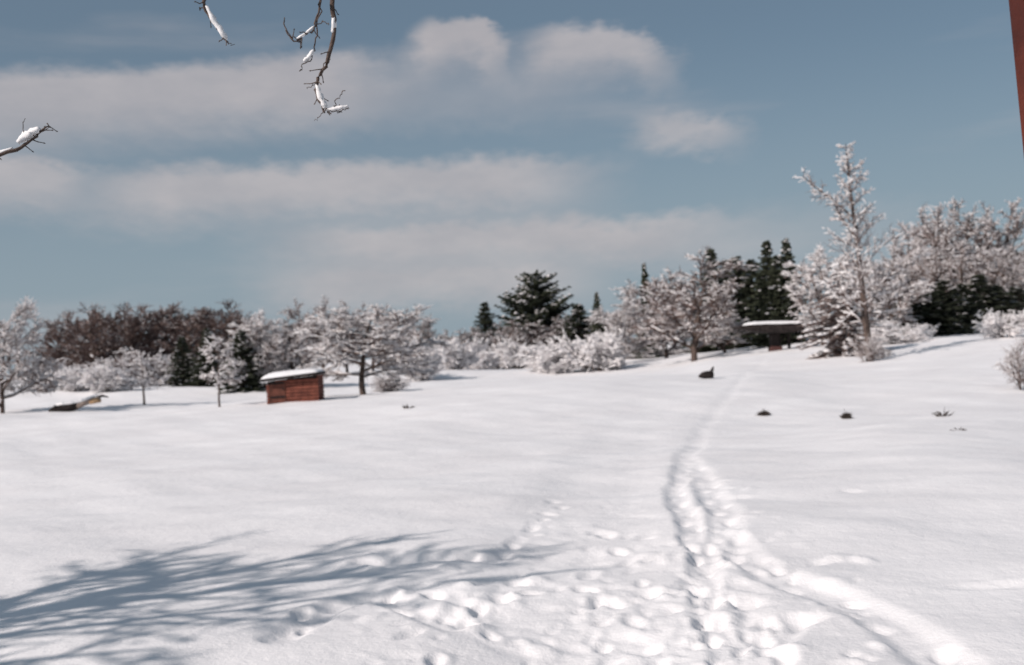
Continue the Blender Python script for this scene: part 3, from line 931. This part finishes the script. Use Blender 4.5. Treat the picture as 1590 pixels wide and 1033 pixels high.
def path_tube(pts, rads, k=9, seed=1, rough=.12):
    r_ = np.random.default_rng(seed); pts = [np.array(q, float) for q in pts]
    V, Fa = [], []
    for i_, (q, rd) in enumerate(zip(pts, rads)):
        d = unit(pts[min(i_ + 1, len(pts) - 1)] - pts[max(i_ - 1, 0)])
        uu = unit(np.cross(d, [0, 0, 1.0] if abs(d[2]) < .9 else [1.0, 0, 0])); w = np.cross(d, uu)
        for j_ in range(k):
            a = j_ * 6.283 / k; V.append(q + (math.cos(a) * uu + math.sin(a) * w) * rd * r_.uniform(1 - rough, 1 + rough))
    for i_ in range(len(pts) - 1):
        for j_ in range(k):
            Fa.append([i_ * k + j_, i_ * k + (j_ + 1) % k, (i_ + 1) * k + (j_ + 1) % k, (i_ + 1) * k + j_])
    n = len(V)
    V += [pts[0], pts[-1]]
    caps = [[n, (j_ + 1) % k, j_] for j_ in range(k)] + [[n + 1, (len(pts) - 1) * k + j_, (len(pts) - 1) * k + (j_ + 1) % k] for j_ in range(k)]
    return np.array(V), [(np.array(Fa), 0), (np.array(caps), 0)]


p = at(100, 639); u = depth_of(p) / F
log = thing('fallen_trunk', 'dark fallen tree trunk lying half buried in the snow at the left', 'log', (p.x, p.y, p.z), 0)


def LP(px, py, y=0.0): return [(px - 100) * u, y, (639 - py) * u - (px - 100) * u * .056]


V1, fl = path_tube([LP(78, 640, -.1), LP(88, 636, -.1), LP(100, 634, -.1), LP(112, 632), LP(120, 631)], [.16, .24, .27, .25, .2], 10, 3, .2)
link('trunk', mesh_np('log_trunk', V1, fl, [DARKWOOD], True), log)
V1, fl = path_tube([LP(118, 632), LP(130, 627, .1), LP(142, 622, .2), LP(154, 618, .3)], [.17, .15, .16, .14], 9, 4, .2)
link('limb', mesh_np('log_limb', V1, fl, [PALE], True), log)
V1, fl = path_tube([LP(140, 625, .05), LP(150, 622, .05), LP(157, 623, .05)], [.13, .16, .08], 8, 5, .25)
link('broken_end', mesh_np('log_end', V1, fl, [TAN], True), log)
V1, fl = path_tube([LP(150, 617, .25), LP(158, 615, .25), LP(167, 617, .25)], [.08, .09, .04], 7, 6, .25)
link('stub', mesh_np('log_stub', V1, fl, [DARKWOOD], True), log)
V1, fl = path_tube([LP(84, 630, -.1), LP(98, 627.5, -.1), LP(112, 626, 0), LP(130, 622, .1), LP(150, 613, .25)], [.05, .12, .13, .10, .04], 8, 7, .2)
link('snow', mesh_np('log_snow', V1, fl, [SNOW], True), log)

# ------------------------------------------------------------------ stump and weed tufts in the open snow
p = at(1098, 588); u = depth_of(p) / F
st_ = thing('broken_stump', 'black broken stump with an upright splinter in the open snow', 'stump', (p.x, p.y, p.z), 0)
V1, fl = path_tube([[-13 * u, 0, 4 * u], [-6 * u, 0, 5.5 * u], [2 * u, 0, 6 * u], [10 * u, 0, 4 * u]], [2.0 * u, 5 * u, 6 * u, 4 * u], 9, 11, .25)
link('log', mesh_np('stump_log', V1, fl, [DARKWOOD], True), st_)
V1, fl = path_tube([[6 * u, 0, 3 * u], [8 * u, 0, 11 * u], [11 * u, 0, 18 * u]], [4 * u, 3 * u, 1.2 * u], 7, 12, .25)
link('splinter', mesh_np('stump_splinter', V1, fl, [DARKWOOD], True), st_)


def tuft(px, py, w, h, label, seed, n=60):
    p_ = at(px, py); uu = depth_of(p_) / F; r_ = np.random.default_rng(seed)
    a = r_.uniform(0, 6.28, n); k_ = r_.uniform(0, 1, n) ** .6
    A_ = np.stack([np.cos(a) * k_ * w * .28 * uu, np.sin(a) * k_ * w * .28 * uu, np.full(n, -.03)], 1)
    B_ = A_ + np.stack([np.cos(a) * k_ * w * .4 * uu, np.sin(a) * k_ * w * .4 * uu, r_.uniform(.3, 1, n) * h * uu * (1.1 - .6 * k_)], 1)
    C_ = A_ + (B_ - A_) * .55 + np.stack([np.zeros(n), np.zeros(n), r_.uniform(.0, .25, n) * h * uu], 1)
    B_ = B_ + r_.normal(0, .12, (n, 3)) * h * uu
    Vt, Ft = tubes(np.concatenate([A_, C_]), np.concatenate([C_, B_]), np.concatenate([np.full(n, .018), np.full(n, .012)]), np.concatenate([np.full(n, .012), np.full(n, .005)]), 3)
    o_ = link('weed_tuft', mesh_np('weed_tuft', Vt, [(Ft, 0)], [DRY])); o_.location = p_
    tag(o_, label, 'weeds', 'dead weed tufts poking through the snow')
    return o_


tuft(1187, 645, 17, 11, 'dark dead weed tuft right of the trodden trail', 1, 150)
tuft(1315, 650, 15, 13, 'dark dead weed tuft standing alone below the tall slim tree', 2, 150)
tuft(1465, 646, 30, 13, 'sparse greyish weed tuft on the right slope', 3, 26)
tuft(1487, 668, 22, 7, 'few thin stalks lowest on the right slope', 4, 12)
tuft(632, 634, 20, 9, 'faint tuft of stalks in the open snow right of the orchard tree', 7, 22)

# ------------------------------------------------------------------ bare tree just outside the left of the view; its shadow and twigs are seen
TX, TY = -10.2, 6.0
nt_ = thing('near_tree', 'snow-laden bare tree beyond the left edge, throwing its branching shadow over the snow', 'tree', (TX, TY, gz(TX, TY) - .1), 0)
T = Tree(91)
spec = [dict(n=6, wob=.05, trop=.04, tip=.4),
        dict(n=6, wob=.12, trop=.06, tip=.3, count=13, **{'from': .30}, ang=48, len=.66, rad=.085, taper=.3, az=True),
        dict(n=4, wob=.16, trop=.0, tip=.35, count=11, **{'from': .15}, ang=40, len=.42, rad=.035, taper=.35),
        dict(n=3, wob=.18, trop=-.05, tip=.4, count=8, **{'from': .1}, ang=40, len=.5, rad=.012, taper=.3)]
T.branch(np.zeros(3), np.array([.12, .08, 1.0]), 5.6, .22, 0, spec)
prt = tree_parts(T, 1, .7, .018, 1.0, .05)
for part, me in make_proto('near_tree', prt, dict(trunk=BARK, crown=TWIGG, snow=TSNOW)):
    c_ = link(part, me, nt_)
    if part != 'trunk': c_['kind'] = 'stuff'
# a second one stands behind the viewer and lets its twigs hang into the view
nt_ = thing('overhanging_tree', 'bare tree whose snowy drooping twigs hang into the top left of the sky', 'tree', (-4.3, -1.6, gz(-4.3, -1.6) - .1), 0)
T = Tree(93)
T.branch(np.zeros(3), np.array([-.1, -.1, 1.0]), 4.6, .17, 0, spec)
for part, me in make_proto('overhanging_tree', tree_parts(T, 1, .7, .018, .9, .1), dict(trunk=BARK, crown=TWIGG, snow=TSNOW)):
    c_ = link(part, me, nt_)
    if part != 'trunk': c_['kind'] = 'stuff'
base_w = Vector(nt_.location)


def rel(v): return np.array(Vector(v) - base_w)


def smooth_path(P, n=5):
    P = [np.array(q, float) for q in P]; out = []
    for i_ in range(len(P) - 1):
        a = P[max(i_ - 1, 0)]; b = P[i_]; c = P[i_ + 1]; d = P[min(i_ + 2, len(P) - 1)]
        for k_ in range(n):
            t_ = k_ / n
            out.append(.5 * ((2 * b) + (-a + c) * t_ + (2 * a - 5 * b + 4 * c - d) * t_ ** 2 + (-a + 3 * b - 3 * c + d) * t_ ** 3))
    out.append(P[-1]); return out


def twig(name, wpts, r0, r1, seed, m=BARK, parent=None):
    P = smooth_path([rel(q) for q in wpts]); n = len(P)
    rr_ = np.random.default_rng(seed)
    P = [q + rr_.normal(0, .003, 3) for q in P]; r0 *= KW * (.55 if r0 < .03 else 1); r1 *= KW * .75
    V_, fl_ = path_tube(P, [r0 + (r1 - r0) * k_ / (n - 1) for k_ in range(n)], 6, seed, .15)
    return link(name, mesh_np(name, V_, fl_, [m], True), parent or nt_)


def snow_on(wpts, r, seed, parent, lift=.6):
    r *= KW * .8
    P = smooth_path([rel(q) + np.array([0, 0, r * lift]) for q in wpts], 4); n = len(P)
    V_, fl_ = path_tube(P, [r * (.35 + .65 * math.sin(math.pi * min(1, max(0, (k_ + .3) / n)))) for k_ in range(n)], 8, seed, .42)
    return link('snow', mesh_np('twig_snow', V_, fl_, [SNOW], True), parent)


DW = 3.6
KW = DW / 8.5
fork = base_w + Vector((-.2, -.2, 2.9))


def Rp(px, py, dd=0.0): return on_ray(px, py, DW + dd)


# twig group near x 500
lim = twig('branch', [fork, base_w + Vector((1.3, 1.6, 4.0)), on_ray(330, -420, 2.7), Rp(500, -120), Rp(512, -40), Rp(515, 0), Rp(518, 48), Rp(508, 95), Rp(491, 128), Rp(494, 152), Rp(503, 174)], .034, .009, 1)
b1 = twig('twig', [Rp(506, -70), Rp(498, 0), Rp(489, 42), Rp(474, 55), Rp(459, 64), Rp(446, 50), Rp(440, 28)], .016, .006, 2, BARK, lim)
b2 = twig('twig', [Rp(500, -10), Rp(492, 38), Rp(489, 75), Rp(484, 92), Rp(470, 102), Rp(466, 110)], .011, .005, 3, BARK, lim)
b3 = twig('twig', [Rp(500, 165), Rp(512, 173), Rp(528, 172), Rp(543, 168)], .009, .004, 4, BARK, lim)
b4 = twig('twig', [Rp(518, 172), Rp(522, 155), Rp(530, 148), Rp(536, 138)], .007, .004, 5, BARK, lim)
twig('twig', [Rp(491, 128), Rp(484, 133), Rp(477, 139)], .006, .003, 6, BARK, lim)
twig('twig', [Rp(503, 172), Rp(497, 180), Rp(490, 186)], .006, .003, 7, BARK, lim)
twig('twig', [Rp(489, 42), Rp(500, 34), Rp(512, 40)], .007, .005, 8, BARK, lim)
snow_on([Rp(516, 22), Rp(519, 40), Rp(517, 54)], .024, 1, lim)
snow_on([Rp(492, 134), Rp(497, 152), Rp(504, 167), Rp(507, 172)], .030, 2, lim)
snow_on([Rp(503, 170), Rp(516, 172), Rp(530, 170), Rp(541, 167)], .022, 3, lim)
snow_on([Rp(487, 80), Rp(480, 90), Rp(472, 98)], .022, 4, lim)
snow_on([Rp(488, 42), Rp(474, 54), Rp(460, 62)], .014, 5, lim)
# single twig near x 330
l2 = twig('branch', [fork, base_w + Vector((1.0, 1.6, 3.6)), on_ray(230, -220, 3.0), Rp(312, -30), Rp(317, 10), Rp(333, 38), Rp(352, 66)], .030, .007, 11)
twig('twig', [Rp(352, 66), Rp(362, 70)], .006, .003, 12, BARK, l2)
twig('twig', [Rp(316, 8), Rp(311, 14), Rp(308, 12)], .007, .004, 13, BARK, l2)
snow_on([Rp(320, 12), Rp(331, 33), Rp(342, 50), Rp(352, 64)], .030, 6, l2)
# twig entering at the left edge
l3 = twig('branch', [fork, base_w + Vector((.8, 1.7, 3.0)), on_ray(-260, 250, 3.2), Rp(-90, 258), Rp(0, 240), Rp(38, 226), Rp(60, 208), Rp(78, 192)], .032, .006, 21)
twig('twig', [Rp(42, 224), Rp(38, 205), Rp(37, 186)], .007, .004, 22, BARK, l3)
snow_on([Rp(28, 226), Rp(40, 215), Rp(52, 210), Rp(62, 204)], .045, 7, l3)
snow_on([Rp(-30, 246), Rp(-5, 240), Rp(20, 231)], .016, 8, l3)



def shoots(parent, wpts, n, ln, seed):
    """short side shoots with buds along a twig"""
    r_ = np.random.default_rng(seed); P = smooth_path([rel(q) for q in wpts], 6); A_, B_, a_, b_ = [], [], [], []
    for _ in range(n):
        i_ = r_.integers(1, len(P) - 1); d = unit(P[i_] - P[i_ - 1]); pr = unit(np.cross(d, r_.normal(0, 1, 3)))
        q = P[i_]; dd = unit(d * r_.uniform(.3, 1) + pr); L = ln * r_.uniform(.4, 1.3)
        m_ = q + dd * L * .5; e = m_ + unit(dd + r_.normal(0, .35, 3)) * L * .5
        A_ += [q, m_, e]; B_ += [m_, e, e + dd * .006]; a_ += [.0022, .0017, .0026]; b_ += [.0017, .0012, .0008]
    V_, F_ = tubes(A_, B_, a_, b_, 5)
    o_ = link('side_shoots', mesh_np('side_shoots', V_, [(F_, 0)], [BARK]), parent); o_['kind'] = 'stuff'


shoots(lim, [Rp(515, 0), Rp(518, 48), Rp(508, 95), Rp(491, 128), Rp(494, 152), Rp(503, 174)], 16, .035, 1)
shoots(lim, [Rp(498, 0), Rp(489, 42), Rp(474, 55), Rp(459, 64), Rp(446, 50)], 9, .03, 2)
shoots(lim, [Rp(503, 172), Rp(516, 174), Rp(540, 168)], 6, .02, 3)
shoots(l2, [Rp(312, -30), Rp(317, 10), Rp(333, 38), Rp(352, 66)], 7, .025, 4)
shoots(l3, [Rp(-30, 246), Rp(0, 240), Rp(38, 226), Rp(60, 208), Rp(78, 192)], 8, .03, 5)

# ------------------------------------------------------------------ red painted post close by, at the right edge
d0 = on_ray(1582, 0, 3.1); d1 = on_ray(1603, 235, 3.1)
post = thing('porch_post', 'dark red painted wooden post at the right edge of the photo', 'post', (d1.x + .07, d1.y, gz(d1.x, d1.y) - .05), 0)
lean = math.atan2(d0.x - d1.x, d0.z - d1.z) + R(.0)
post.rotation_euler = (0, lean, 0)
dx = (d1.z - post.location.z) * math.tan(lean)
post.location.x = d1.x + .07 - dx
bevel_obj('shaft', [(-.07, .07, -.06, .06, 0, 4.6)], REDPAINT, post, .008, 2)
bevel_obj('trim', [(-.085, -.0702, -.075, .075, 1.2, 4.6)], DARKWOOD, post, .003) if False else None
bevel_obj('foot', [(-.09, .09, -.08, .08, -.02, .22)], REDPAINT, post, .008, 2)
